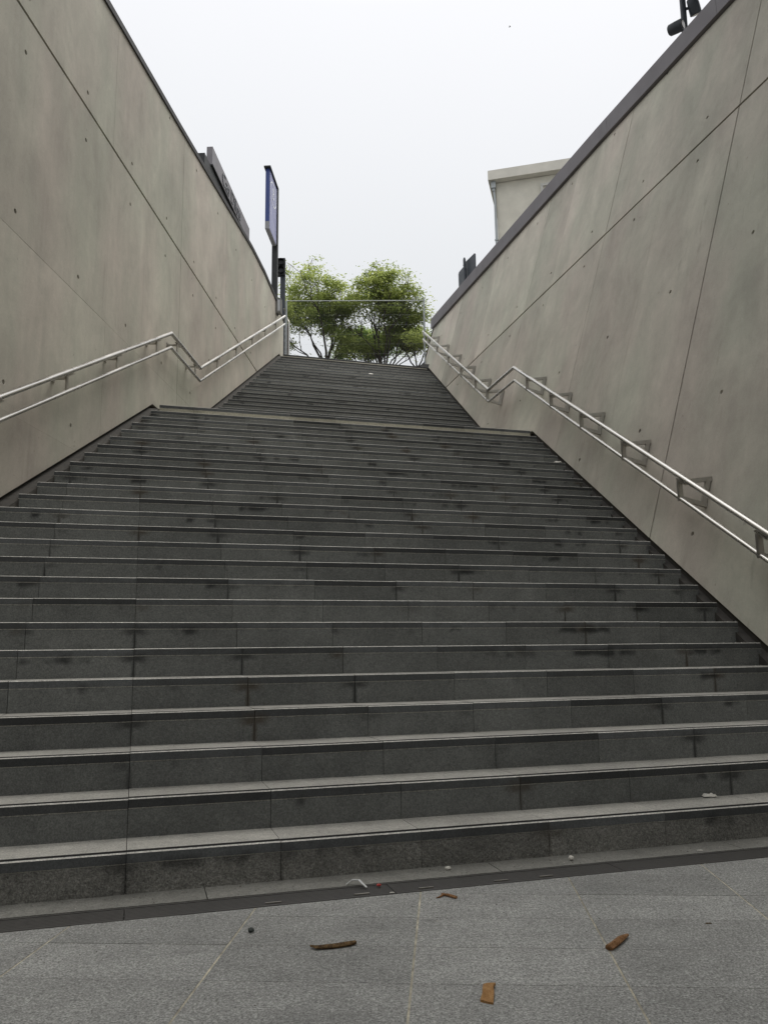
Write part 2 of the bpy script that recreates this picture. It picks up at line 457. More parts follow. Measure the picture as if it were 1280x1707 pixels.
base_mesh = block_mesh('step_block', .0012, .0012, BL - .0012, BL - .0012)
pale_mats = [TREAD, STRIP, ARRIS, BAND, PALE]

def make_step(root, n, z, h=RS, mats=None, deep=.33, blocks=True, name='step', label=None):
    st = empty(name, (0, 0, 0), parent=root, label=label)
    s0f, s1f = s_left(n), s_right(n, z)
    s0b, s1b = s_left(n + deep), s_right(n + deep, z)
    k0 = math.floor(s0f / BL); k1 = math.floor(s1f / BL)
    cuts = [k * BL for k in range(k0 + 1, k1 + 1)]
    if cuts and cuts[0] - s0f < .12: cuts = cuts[1:]
    if cuts and s1f - cuts[-1] < .12: cuts = cuts[:-1]
    ed = [None] + cuts + [None]
    for i in range(len(ed) - 1):
        a, b = ed[i], ed[i + 1]
        full = a is not None and b is not None and abs((b - a) - BL) < .01 and mats is None and h == RS and deep == .33
        org = a if a is not None else (b - BL)
        if full: me = base_mesh
        else:
            af, ab = (a + .0012 - org,) * 2 if a is not None else (s0f - org, s0b - org)
            bf, bb = (b - .0012 - org,) * 2 if b is not None else (s1f - org, s1b - org)
            me = block_mesh('step_block', af, ab, bf, bb, h=h, mats=mats, deep=deep)
        o = bpy.data.objects.new('step_block', me); COL.objects.link(o)
        o.parent = st
        o.location = SP(org, n + random.uniform(-.0012, .0012), z + random.uniform(-.0012, .0012)); o.rotation_euler = (random.uniform(-.0008, .0008), random.uniform(-.001, .001), ROT)
    return st

lower = empty('lower_stairs', (0, 0, 0), kind='structure', label='lower flight of grey granite steps between the two concrete walls')
for i in range(N1):
    z = Z1 + RS * i
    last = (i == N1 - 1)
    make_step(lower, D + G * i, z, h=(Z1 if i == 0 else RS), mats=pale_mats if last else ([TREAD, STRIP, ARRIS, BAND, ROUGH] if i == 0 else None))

upper = empty('upper_stairs', (0, 0, 0), kind='structure', label='upper flight of grey granite steps beyond the landing')
def step_strip(n, z, mats, deep=.33, parent=upper):
    a, b = s_left(n), s_right(n, z); a2, b2 = s_left(n + deep), s_right(n + deep, z)
    o = bpy.data.objects.new('step', block_mesh('step', a, a2, b, b2, mats=mats, deep=deep)); COL.objects.link(o)
    o.location = SP(0, n, z); o.rotation_euler = (0, 0, ROT); o.parent = parent; return o
for i in range(N2):
    last = (i == N2 - 1)
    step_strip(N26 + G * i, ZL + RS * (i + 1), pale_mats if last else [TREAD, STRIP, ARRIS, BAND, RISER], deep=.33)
# landing floor between the flights
mb = MB(); a0, a1 = N25 + .33, N26 + .02
q = [SP(s_left(a0), a0, ZL - .002), SP(s_right(a0, ZL), a0, ZL - .002), SP(s_right(a1, ZL), a1, ZL - .002), SP(s_left(a1), a1, ZL - .002)]
mb.prism(q, (0, 0, -.1)); mb.build('landing', TREAD, kind='structure')
# dirty strips closing the gap between step ends and walls
def gap_strip(left):
    mb = MB(); ns = [D - .35, D - .02, N25 - .02, N26 - G, NT_ - .02, NT_ + .3]
    for a, b in zip(ns, ns[1:]):
        q = []
        for n in (a, b):
            z = pitch(n) - ((.05 if left else .08) if n > D - .2 else -.004)
            if left: s0, s1 = s_left(n, -.06), s_left(n, .083)
            else: s0, s1 = s_right(n, z, .034), s_right(n, z, -.08)
            q += [(SP(s0, n, z), SP(s1, n, z))]
        mb.hexa([q[0][0], q[0][1], q[0][1] - Vector((0, 0, .3)), q[0][0] - Vector((0, 0, .3))],
                [q[1][0], q[1][1], q[1][1] - Vector((0, 0, .3)), q[1][0] - Vector((0, 0, .3))])
    return mb
GAPM = plain('grimy_mortar', (.048, .044, .038), .95, nsc=14, amt=.35, bumpd=.01)
gap_strip(True).build('edge_gutter', GAPM, parent=lower)
def core_strip(ns, zf, par):
    for a, b in zip(ns, ns[1:]):
        q = [(SP(s_left(n, .10), n, zf(n)), SP(s_right(n, zf(n), .05), n, zf(n))) for n in (a, b)]
        mb = MB(); dz = Vector((0, 0, .4))
        mb.hexa([q[0][0], q[0][1], q[0][1] - dz, q[0][0] - dz], [q[1][0], q[1][1], q[1][1] - dz, q[1][0] - dz])
        mb.build('stair_core', CORE, parent=par)
core_strip([D + .006, N25 + .006], lambda n: Z1 + (n - D) / G * RS - .168, lower)
core_strip([N25 + .02, N26 + .02], lambda n: ZL - .12, upper)
gap_strip(False).build('edge_gutter', GAPM, parent=lower)

# ------------------------------------------------------------------ lower floor
mb = MB(); mb.add([(-9, -40, -.03), (9, -40, -.03), (9, 6, -.03), (-9, 6, -.03)], [(0, 1, 2, 3)])
mb.build('ground', SLAB, kind='structure')
pav = empty('paving', (0, 0, 0), kind='structure', label='grey granite paving at the foot of the steps')
mb = MB(); q = [SP(-9, -.8, -.0012), SP(9, -.8, -.0012), SP(9, DR0 - .001, -.0012), SP(-9, DR0 - .001, -.0012)]
mb.prism(q, (0, 0, -.015)); mb.build('grout_bed', GROUT, parent=pav)
th = math.radians(4.0); D1 = Vector((math.sin(th), math.cos(th), 0)); D2 = Vector((math.cos(th), -math.sin(th), 0))
def clip3(poly, f):
    o = []
    for i in range(len(poly)):
        a, b = poly[i], poly[(i + 1) % len(poly)]; fa, fb = f(a), f(b)
        if fa > 0: o.append(a)
        if (fa > 0) != (fb > 0): t = fa / (fa - fb); o.append(a + (b - a) * t)
    return o
slabme = {}
for r in range(-9, 9):
    for c in range(-6, 7):
        c1, c2 = 2.2 + .295 * r, -.115 + .595 * c
        if c1 < .3: continue
        gx = .0034; gy = .0012
        pl = [D2 * (c2 + gx) + D1 * (c1 + gy), D2 * (c2 + .595 - gx) + D1 * (c1 + gy), D2 * (c2 + .595 - gx) + D1 * (c1 + .295 - gy), D2 * (c2 + gx) + D1 * (c1 + .295 - gy)]
        full = len(pl)
        p2 = clip3(pl, lambda p: DR0 - .002 - p.dot(NV))
        if len(p2) >= 3: p2 = clip3(p2, lambda p: p.x - xl(p.y) - .002)
        if len(p2) >= 3: p2 = clip3(p2, lambda p: xr(p.y, 0) - .002 - p.x)
        if len(p2) < 3: continue
        org = D2 * c2 + D1 * c1
        same = p2 == pl
        if same and 'f' in slabme: me = slabme['f']
        else:
            mb = MB(); mb.prism([p - org + Vector((0, 0, 0)) for p in p2], (0, 0, -.018)); me = mb.mesh('paving_slab', SLAB)
            if same: slabme['f'] = me
        o = bpy.data.objects.new('paving_slab', me); COL.objects.link(o); o.parent = pav
        o.location = org + Vector((0, 0, random.uniform(-.0003, .0005)))
# stone ledge between drain and first riser
mb = MB()
for k in range(-7, 8):
    a, b = k * 1.21 + .3, (k + 1) * 1.21 + .3
    a = max(a, s_left(3.45, 0)); b = min(b, s_right(3.45, 0, 0))
    if b - a < .05: continue
    m2 = MB(); m2.prism([SP(a + .002, DR1 + .004, .003), SP(b - .002, DR1 + .004, .003), SP(b - .002, D + .02, .006), SP(a + .002, D + .02, .006)], (0, 0, -.03))
    m2.build('ledge_stone', LEDGE, parent=pav)
    # drain channel cover: dark cast channel with slots
a = s_left(3.3, 0); b = s_right(3.3, 0, 0); x = a - (a % 1.0)
DRM = plain('cast_iron', (.060, .057, .053), .6, .3, nsc=40, amt=.3, bumpd=.002)
mb = MB(); mb.prism([SP(a, DR0, -.03), SP(b, DR0, -.03), SP(b, DR1 + .003, -.03), SP(a, DR1 + .003, -.03)], (0, 0, -.01)); mb.build('drain_channel', CORE, parent=pav)
while x < b:
    x0, x1 = max(a, x) + .0015, min(b, x + 1.0) - .0015
    if x1 - x0 > .05:
        g = MB(); w0 = DR0 + .002; w1 = DR1
        zz = .001
        g.box(SP((x0 + x1) / 2, w0 + .006, zz - .01), (S, NV, (0, 0, 1)), ((x1 - x0) / 2, .006, .01))
        g.box(SP((x0 + x1) / 2, w1 - .006, zz - .01), (S, NV, (0, 0, 1)), ((x1 - x0) / 2, .006, .01))
        yb = w0 + .012; nb = 8; st = (w1 - .012 - yb) / nb
        for k in range(nb):
            g.box(SP((x0 + x1) / 2, yb + (k + .5) * st, zz - .0075), (S, NV, (0, 0, 1)), ((x1 - x0) / 2, st * .44, .006))
        kx = x0 + .05
        while kx < x1:
            g.box(SP(kx, (w0 + w1) / 2, zz - .011), (S, NV, (0, 0, 1)), (.006, (w1 - w0) / 2, .008)); kx += .1
        g.build('drain_grate', DRM, parent=pav)
    x += 1.0
# locking bars on the grate near the middle
for sx in (-.62, -.28, -.02, .30, .5):
    n = DR0 + .05; g = MB(); g.box(SP(sx + 1.15, DR0 + .035, .001), (S, NV, (0, 0, 1)), (.03, .004, .003)); g.build('grate_clip', STEELD, parent=pav)

# ------------------------------------------------------------------ street level round the stairwell
def zs(y): return 7.64 - .10 * max(0, 15 - y)
mb = MB()
ysg = [-40, 0, 5, 10, 15, 19.4]
for a, b in zip(ysg, ysg[1:]):
    mb.add([(-80, a, zs(a)), (xl(a) - .2, a, zs(a)), (xl(b) - .2, b, zs(b)), (-80, b, zs(b))], [(0, 1, 2, 3)])
    mb.add([(xr(a, 7.6) + .25, a, zs(a)), (80, a, zs(a)), (80, b, zs(b)), (xr(b, 7.6) + .25, b, zs(b))], [(0, 1, 2, 3)])
tl = SP(s_left(NT_ + .3, -.3), NT_ + .3, 7.672); trr = SP(s_right(NT_ + .3, ZT, -.4), NT_ + .3, 7.672)
mb.add([tl, trr, Vector((xr(19.4, 7.6) + .25, 19.4, 7.64)), Vector((xl(19.4) - .2, 19.4, 7.64))], [(0, 1, 2, 3)])
mb.add([(-80, 19.4, 7.64), (80, 19.4, 7.64), (80, 27, 7.6), (-80, 27, 7.6)], [(0, 1, 2, 3)])
mb.build('street_pavement', granite('street_stone', (.2, .2, .19), 0), kind='structure')
mb = MB(); mb.add([(-900, 27, 7.5), (900, 27, 7.5), (900, 1500, 7.5), (-900, 1500, 7.5)], [(0, 1, 2, 3)])
mb.build('road', ASPH, kind='structure')
mb = MB(); mb.box((0, 27, 7.55), ((1, 0, 0), (0, 1, 0), (0, 0, 1)), (80, .08, .075)); mb.build('kerb', LEDGE, kind='structure')

# ------------------------------------------------------------------ station hall behind the viewer
mb = MB(); mb.box((0, -18.5, 3.95), ((1, 0, 0), (0, 1, 0), (0, 0, 1)), (9, 15.5, .3)); mb.build('station_ceiling', CONC, kind='structure')
mb = MB()
mb.box((-5.2, -16.3, 1.9), ((1, 0, 0), (0, 1, 0), (0, 0, 1)), (.2, 14.8, 1.95))
mb.box((5.2, -16.3, 1.9), ((1, 0, 0), (0, 1, 0), (0, 0, 1)), (.2, 14.8, 1.95))
mb.box((0, -31.3, 1.9), ((1, 0, 0), (0, 1, 0), (0, 0, 1)), (5.4, .2, 1.95))
mb.build('station_walls', CONC, kind='structure')

# ------------------------------------------------------------------ handrails
def vrail(a, b): d = (b - a); d.z = 0; return d.normalized()
def handrail(up, lo, stations, wallfn, inward, label, plate_extra):
    """up, lo: polylines; stations: distances y of brackets; wallfn(p): wall point at the same y,z"""
    root = empty('handrail', (0, 0, 0), label=label, cat='handrail')
    mb = MB(); mb.tube(up, .024, 24); mb.build('upper_rail', STEEL, parent=root)
    mb = MB(); mb.tube(lo, .0195, 24); mb.build('lower_rail', STEEL, parent=root)
    def at(poly, y):
        for a, b in zip(poly, poly[1:]):
            if a.y <= y <= b.y:
                t = (y - a.y) / (b.y - a.y); return a + (b - a) * t, (b - a).normalized()
    for y in stations:
        pu, d = at(up, y); pl, _ = at(lo, y)
        h = Vector((d.x, d.y, 0)).normalized()
        A = pu - Vector((0, 0, .062)); B = pl.copy()
        wide = (wallfn(A, h) - A).length > .2
        wA = wallfn(A + Vector((0, 0, .035 if wide else 0)), h); wB = wallfn(B - Vector((0, 0, .06 if wide else 0)), h)
        out_ = (wA - A); out_.z = 0; wlen = out_.length; o_ = out_.normalized()
        br = MB(); hw = .018; t = .019 if wide else .008
        Z = Vector((0, 0, 1))
        br.box((A + B) / 2, (h, o_, Z), (hw, t, (A - B).length / 2 + t))
        la = wA - A
        br.box((A + wA) / 2, (h, la, la.cross(h)), (hw, la.length / 2, t))
        lb = (wB - B)
        if wide:
            br.box((B + wB) / 2 - Z * .0, (h, lb, lb.cross(h)), (hw - .001, lb.length / 2, t))
            ub = wA - wB; ic = (wA + wB) / 2 - o_ * .028
            br.box(ic, (h, ub, h.cross(ub)), (hw - .002, ub.length / 2 + .01, .020))
        bo = br.build('bracket', STEELD, parent=root)
        up_ = (wA - wB); 
        pb = MB(); c = (wA + wB) / 2 - o_ * .005
        if wide: pb.box(c, (h, up_, h.cross(up_)), (.034, up_.length / 2 + .03, .006))
        else: pb.box(wA - o_ * .004, (h, up_, h.cross(up_)), (.03, .03, .005)); pb.build('wall_plate', STEELD, parent=bo)
        sb = MB(); sg = -inward
        c = pu - Z * .040 - d * .045 * plate_extra
        sb.box(c, (d, o_, d.cross(o_)), (.085, .014, .006)); sb.box(pu - Z * .03, (h, o_, Z), (.01, .008, .03)); sb.build('saddle', STEELD, parent=bo)
    return root
def lineY(a, b, y): t = (y - a.y) / (b.y - a.y); return a + (b - a) * t
A = Vector((-2.942, 6.12, 2.898)); B = Vector((-2.692, 10.06, 5.005)); C = Vector((-2.610, 11.36, 5.0)); E_ = Vector((-2.198, 17.837, 8.556))
up = [lineY(A, B, 2.95) - Vector((0, .3, .0)), lineY(A, B, 2.95), B, C, E_]
lo = [p - Vector((0, 0, .19)) for p in up]
handrail(up, lo, [4.9, 6.05, 7.23, 8.36, 9.55, 10.31, 11.12, 12.27, 13.44, 14.62, 15.75, 16.81],
         lambda p, h: Vector((xl(p.y), p.y, p.z)), 1, 'double stainless steel handrail fixed close to the left concrete wall', -1)
A = Vector((2.59, 5.54, 1.677)); B = Vector((1.921, 11.549, 5.018)); C = Vector((1.664, 12.492, 4.995)); E_ = Vector((.985, 18.72, 8.50))
A, B, C, E_ = [EYE + (q - EYE) * 1.026 for q in (A, B, C, E_)]
up = [lineY(A, B, 2.7), A, B, C, E_, E_ + Vector((0.03, .04, -.09))]
lo = [p - Vector((0, 0, .2)) for p in up]
def wr(p, h):
    o_ = Vector((h.y, -h.x, 0))                                     # away from the stair, to the right
    k = (AR + BR * p.y + TR * p.z - p.x) / (o_.x - BR * o_.y)
    return p + o_ * k
up2 = up[:-1]
handrail([p for p in up], lo, [q * 1.026 for q in (3.5, 4.57, 5.654, 6.745, 7.835, 8.934, 9.946, 10.93, 12.58, 13.38, 14.51, 15.70, 16.91, 18.04)],
         wr, -1, 'double stainless steel handrail on wide box brackets off the leaning right wall', 1)

# ------------------------------------------------------------------ things at the head of the left wall
AX = (Vector((1, 0, 0)), Vector((0, 1, 0)), Vector((0, 0, 1))); ZZ = Vector((0, 0, 1))
XL_ = Vector((1, -.0635, 0)).normalized()
# blue station sign on its pole
r = empty('station_sign', (-2.73, 20.0, 7.64), label='blue and white totem sign on a square dark pole behind the left wall', cat='sign')
def loc(mb_, root, name, mats, **k):
    o = mb_.build(name, mats, **k); o.parent = root
    o.matrix_parent_inverse = Matrix.Translation(-root.location); return o
BLUE = plain('sign_blue', (.020, .045, .19), .35, nsc=3, amt=.03)
BLUEF = plain('sign_face_blue', (.22, .23, .42), .35, nsc=3, amt=.03, spec=.7)
GREYS = plain('sign_grey', (.25, .25, .26), .4, nsc=3, amt=.03); WHITE = plain('sign_white', (.75, .76, .8), .4, nsc=3, amt=.03)
mb = MB(); mb.box((-2.735, 20.02, 10.36), (XL_, DL, ZZ), (.07, .07, 2.72)); loc(mb, r, 'pole', DARKP)
n0 = Vector((-2.802, 19.0, 0))
def sg(c, u, z): return n0 + XL_ * c + DL * u + ZZ * z
mb = MB(); mb.box(sg(0, .45, 12.27), (XL_, DL, ZZ), (.05, .45, .71)); loc(mb, r, 'sign_panel', [BLUE])
mb = MB(); mb.box(sg(0, .45, 11.46), (XL_, DL, ZZ), (.05, .45, .098)); loc(mb, r, 'lower_panel', [GREYS])
mb = MB(); mb.box(sg(.0535, .47, 12.17), (XL_, DL, ZZ), (.003, .425, .78)); loc(mb, r, 'sign_face', [BLUEF])
mb = MB(); mb.box(sg(.005, .44, 13.0), (XL_, DL, ZZ), (.085, .52, .018)); loc(mb, r, 'cap', [DARKP])
mb = MB(); mb.box(sg(.03, .93, 12.2), (XL_, DL, ZZ), (.035, .03, .8)); loc(mb, r, 'edge_trim', [DARKP])
mb = MB(); pts = []
for k in range(41):
    a = 2 * PI * k / 40; pts.append(sg(.058, .46 + .36 * math.cos(a), 12.52 + .30 * math.sin(a)))
for p, q in zip(pts, pts[1:]):
    d = (q - p).normalized(); mb.box((p + q) / 2, (d, XL_, d.cross(XL_)), ((q - p).length / 2 + .002, .002, .018))
loc(mb, r, 'emblem_ring', [WHITE])
def text(s, size, mat, depth, origin, xdir, updir, name, root):
    cu = bpy.data.curves.new(name, 'FONT'); cu.body = s; cu.size = size; cu.extrude = depth; cu.align_x = 'CENTER'; cu.align_y = 'CENTER'
    o = bpy.data.objects.new('tmp', cu); COL.objects.link(o); bpy.context.view_layer.update()
    me = bpy.data.meshes.new_from_object(o.evaluated_get(bpy.context.evaluated_depsgraph_get())); bpy.data.objects.remove(o)
    x = Vector(xdir).normalized(); y = Vector(updir).normalized(); z = x.cross(y)
    M4 = Matrix(((x.x, y.x, z.x, origin.x), (x.y, y.y, z.y, origin.y), (x.z, y.z, z.z, origin.z), (0, 0, 0, 1)))
    me.transform(M4); me.materials.clear(); me.materials.append(mat)
    ob = bpy.data.objects.new(name, me); COL.objects.link(ob); ob.parent = root; ob.matrix_parent_inverse = Matrix.Translation(-root.location); ob['kind'] = 'stuff'
    return ob
text('B', .42, WHITE, .002, sg(.0585, .46, 12.52), DL, ZZ, 'emblem_letter', r)

# pedestrian signal
r = empty('traffic_light', (-2.655, 21, 7.64), label='unlit dark two-lamp pedestrian signal on a slate post, right of the blue sign pole', cat='traffic light')
mb = MB(); mb.box((-2.655, 21.05, 9.5), AX, (.065, .05, 1.95)); loc(mb, r, 'post', SLATE)
mb = MB(); mb.box((-2.69, 21.0, 11.31), AX, (.105, .07, .245)); loc(mb, r, 'signal_head', DARKP)
for zz in (11.42, 11.19):
    mb = MB(); mb.tube([(-2.695, 20.93, zz), (-2.695, 20.84, zz)], .085, 20, caps=False, rr=[.088, .094]); vo = loc(mb, r, 'visor', BLACK)
    mb = MB(); mb.tube([(-2.695, 20.935, zz), (-2.695, 20.922, zz)], .08, 20); loc(mb, r, 'lens', BLACK)

# lettered sign fascia and its dark kiosk behind the left wall
r = empty('shelter_sign', (-3.3, 16.5, 7.64), label='long dark shelter with a grey lettered fascia showing over the left wall', cat='sign')
FAS = plain('fascia_grey', (.19, .178, .19), .45, .3, nsc=5)
def sh(c, u, z): return Vector((-3.31, 15.0, 0)) + XL_ * c + DL * u + ZZ * z
mb = MB(); mb.box(sh(-.06, 1.62, 10.745), (XL_, DL, ZZ), (.06, 1.62, .19)); loc(mb, r, 'fascia', FAS)
mb = MB(); mb.box(sh(-.23, 1.45, 9.1), (XL_, DL, ZZ), (.2, 1.88, 1.42)); loc(mb, r, 'shelter_wall', DARKP)
mb = MB(); mb.box(sh(-.12, 1.66, 10.545), (XL_, DL, ZZ), (.13, 1.66, .012)); loc(mb, r, 'soffit', DARKP)
text('Cas Dilou', .40, BLACK, .004, sh(.008, 1.55, 10.74), DL, ZZ, 'lettering', r)

# wall lamp
r = empty('wall_lamp', (-2.38, 17.5, 8.66), label='small grey metal box lamp on the top end of the left wall', cat='wall lamp')
c = Vector((xl(17.5) + .06, 17.5, 8.64))
mb = MB(); mb.box(c, (XL_, DL, ZZ), (.055, .075, .17)); loc(mb, r, 'housing', plain('lamp_grey', (.2, .2, .19), .5, .4))
mb = MB(); mb.box(c + XL_ * .01 - DL * .077, (XL_, DL, ZZ), (.025, .003, .13)); loc(mb, r, 'diffuser', plain('lamp_diffuser', (.55, .57, .6), .4))
mb = MB(); mb.box(c - ZZ * .19 - XL_ * .03, (XL_, DL, ZZ), (.012, .012, .04)); loc(mb, r, 'cable_gland', DARKP)

# guard rail posts past the left wall end
r = empty('guard_rail', (-2.3, 19.2, 7.64), label='short steel guard rail with paired posts just past the left wall end', cat='railing')
for x in (-2.335, -2.262):
    mb = MB(); mb.tube([(x, 19.2, 7.64), (x, 19.2, 8.98)], .018, 12); loc(mb, r, 'post', STEEL)
mb = MB(); mb.tube([(-2.262, 19.2, 8.98), (-2.30, 19.25, 9.08), (-2.38, 19.1, 9.30)], .018, 12); loc(mb, r, 'top_rail', STEELD)
mb = MB(); mb.box((-2.30, 19.22, 8.3), AX, (.03, .004, .6)); loc(mb, r, 'infill_plate', plain('brown_metal', (.16, .12, .09), .5, .4))

# ------------------------------------------------------------------ temporary mesh fence at the head of the stairs
r = empty('mesh_fence', (-.6, 19.15, 7.66), label='temporary wire mesh fence panel standing across the head of the steps', cat='fence')
fa = Vector((-2.32, 19.12, 0)); fb = Vector((1.047, 19.2, 0)); fd = (fb - fa).normalized()
ztop = 9.5; zb_ = 7.78
for p, zt in ((fa, 9.5), (fb, 9.56)):
    mb = MB(); mb.tube([p + ZZ * 7.66, p + ZZ * zt], .021, 12); loc(mb, r, 'post', GALV)
mb = MB(); mb.tube([fa + ZZ * ztop, fb + ZZ * ztop], .011, 10); loc(mb, r, 'top_tube', GALV)
mb = MB(); mb.tube([fa + ZZ * zb_, fb + ZZ * zb_], .015, 10); loc(mb, r, 'bottom_tube', GALV)
mb = MB(); L = (fb - fa).length; k = .04
def wire(a, b, w_=.0006):
    d = (b - a).normalized(); x_ = Vector((0, 1, 0)); y_ = d.cross(x_).normalized()
    q = [x_ * w_, y_ * w_, -x_ * w_, -y_ * w_]
    mb.add([a + t for t in q] + [b + t for t in q], [(0, 1, 5, 4), (1, 2, 6, 5), (2, 3, 7, 6), (3, 0, 4, 7)])
while k < L: wire(fa + fd * k + ZZ * zb_, fa + fd * k + ZZ * ztop); k += .05
zz = zb_ + .1
while zz < ztop: wire(fa + ZZ * zz, fb + ZZ * zz, .0008); zz += .25
o = loc(mb, r, 'wire_mesh', GALV); o['kind'] = 'stuff'
for p in (fa, fb):
    mb = MB(); mb.box(p + ZZ * 7.70, (fd, Vector((0, 1, 0)), ZZ), (.11, .3, .05)); loc(mb, r, 'foot_block', plain('fence_foot', (.12, .12, .12), .9))

# ------------------------------------------------------------------ twin sign behind the right coping
r = empty('road_sign', (2.42, 22.3, 7.64), label='dark back of a two-board road sign on a round pole above the right coping', cat='road sign')
mb = MB(); mb.tube([(2.40, 22.2, 7.6), (2.40, 22.2, 12.07), (2.40, 22.2, 12.13)], .04, 14, rr=[.04, .04, .025]); loc(mb, r, 'pole', SLATE)
def board(c, d, w_, z0, z1, name):
    d = Vector(d).normalized(); mb = MB(); n_ = d.cross(ZZ)
    mb.box(Vector((c[0], c[1], (z0 + z1) / 2)), (d, n_, ZZ), (w_, .012, (z1 - z0) / 2 - .03)); mb.box(Vector((c[0], c[1], (z0 + z1) / 2)), (d, n_, ZZ), (w_ - .03, .0115, (z1 - z0) / 2))
    loc(mb, r, name, SLATE)
    for zq in (z0 + .15, z1 - .15):
        mb = MB(); mb.box(Vector((2.40, 22.2, zq)), (d, n_, ZZ), (.045, .03, .012)); loc(mb, r, 'clamp', SLATE)
board((2.535, 22.1), (-.235, .6, 0), .36, 11.45, 12.06, 'board')
board((2.335, 22.55), (-.10, .35, 0), .2, 11.33, 11.93, 'board')

# ------------------------------------------------------------------ floodlights on a pole behind the right wall
r = empty('floodlight_pole', (4.17, 10, 7.1), label='slate grey pole with two barrel spotlights behind the right coping, top right', cat='floodlight')
LENS = plain('lens_glass', (.45, .42, .40), .15)
mb = MB(); mb.tube([(4.20, 10.05, 7.1), (4.20, 10.05, 11.4)], .04, 16); loc(mb, r, 'pole', SLATE)
def spot(c, ax, L_, rad):
    c = Vector(c); ax = Vector(ax).normalized(); a = c - ax * L_ / 2; b = c + ax * L_ / 2
    mb = MB(); mb.tube([a - ax * .018, a, c, b], rad, 24, rr=[rad * .72, rad * .93, rad, rad]); s = loc(mb, r, 'spotlight', SLATE)
    for k_, rr_, mt, nm in ((.004, rad * .8, BLACK, 'bezel'), (.008, rad * .66, LENS, 'lens')):
        mb = MB(); mb.tube([b, b + ax * k_], rr_, 24); o = mb.build(nm, mt); o.parent = s
    mb = MB(); mb.tube([c, c.lerp(Vector((4.2, 10.05, c.z)), .9)], .02, 10); loc(mb, r, 'arm', SLATE)
spot((4.05, 9.96, 9.25), (.72, -.66, -.03), .18, .080)
spot((4.33, 10.0, 9.60), (.30, .30, -.78), .20, .078)

# ------------------------------------------------------------------ building behind the right wall
bd = Vector((.968, -.25, 0)).normalized(); bn = Vector((.25, .968, 0)).normalized()
r = empty('apartment_building', (4.6, 30, 7.5), label='cream rendered building with overhanging flat eave above the right wall', cat='building')
REND = plain('cream_render', (.60, .57, .49), .85, nsc=40, amt=.05, bumpd=.003); EAVE = plain('cream_eave', (.64, .61, .54), .8, nsc=30, amt=.04)
c0 = Vector((4.62, 30.25, 0))
def bp(u, v, z): return c0 + bd * u + bn * v + ZZ * z
Wb = 14; Db = 11
mb = MB(); mb.box(bp(Wb / 2, Db / 2, 13.4), (bd, bn, ZZ), (Wb / 2, Db / 2, 5.95)); loc(mb, r, 'wall', REND)
mb = MB(); mb.box(bp(Wb / 2, Db / 2, 19.57), (bd, bn, ZZ), (Wb / 2 + .28, Db / 2 + .3, .2)); ro = loc(mb, r, 'roof', EAVE)
mb = MB(); mb.box(bp(Wb / 2, Db / 2, 19.79), (bd, bn, ZZ), (Wb / 2 + .31, Db / 2 + .33, .02)); o = mb.build('roof_trim', GALV); o.parent = ro
o.matrix_parent_inverse = Matrix.Translation(-r.location)
WIN = plain('window_glass', (.05, .055, .06), .1); FR = plain('window_frame', (.5, .49, .45), .6)
for fl in range(4):
    for k in range(4):
        u = 2.35 + k * 3.1; z = 18.35 - fl * 2.9
        f = MB()
        for (a, b, c, d) in ((0, .62, .62, .05), (0, -.62, .62, .05), (.57, 0, .05, .6), (-.57, 0, .05, .6), (0, 0, .03, .6)):
            f.box(bp(u + a, -.03, z + b), (bd, bn, ZZ), (c, .05, d))
        fo = loc(f, r, 'window', FR)
        g_ = MB(); g_.box(bp(u, -.006, z), (bd, bn, ZZ), (.54, .004, .58)); o = g_.build('pane', WIN); o.parent = fo; o.matrix_parent_inverse = Matrix.Translation(-r.location)
        s_ = MB(); s_.box(bp(u, -.09, z - .72), (bd, bn, ZZ), (.7, .1, .04)); o = s_.build('sill', EAVE); o.parent = fo; o.matrix_parent_inverse = Matrix.Translation(-r.location)
mb = MB(); mb.box(bp(-.09, -.10, 19.22), (bd, bn, ZZ), (.09, .09, .14)); mb.box(bp(-.09, -.10, 19.03), (bd, bn, ZZ), (.055, .055, .06)); loc(mb, r, 'rain_hopper', GALV)
mb = MB(); mb.tube([bp(-.075, -.09, 19.0), bp(-.05, -.07, 18.6), bp(-.05, -.07, 7.5)], .05, 12); loc(mb, r, 'downpipe', GALV)
for z in (16.9, 14.2, 11.5):
    mb = MB(); mb.box(bp(-.05, -.07, z), (bd, bn, ZZ), (.065, .065, .02)); loc(mb, r, 'pipe_clip', GALV)

# ------------------------------------------------------------------ trees
BARK = plain('bark', (.035, .028, .02), .9, nsc=30, amt=.3, bumpd=.01)
def leaf_mat(name, a, b):
    M = NT(name, .55, spec=.25)
    at = M.t.nodes.new('ShaderNodeAttribute'); at.attribute_name = 'tone'
    n = M.noise(M.map((1, 1, 1)), 1.4, 2)
    f = M.math('ADD', M.math('MULTIPLY', at.outputs['Fac'], .75), M.rng(n, .38, .62, 0, .35))
    c = M.mix(f, a, b); M.base(c)
    tr = M.t.nodes.new('ShaderNodeBsdfTranslucent'); M.L(M.mul(c, 2.0), tr.inputs[0])
    ms = M.t.nodes.new('ShaderNodeMixShader'); ms.inputs[0].default_value = .5
    M.L(M.b.outputs[0], ms.inputs[1]); M.L(tr.outputs[0], ms.inputs[2])
    M.L(ms.outputs[0], M.t.nodes['Material Output'].inputs[0]); return M.mat
LEAF = leaf_mat('leaf_green', (.075, .115, .030), (.31, .34, .11))
LEAFD = leaf_mat('leaf_dark', (.065, .11, .028), (.15, .21, .055))

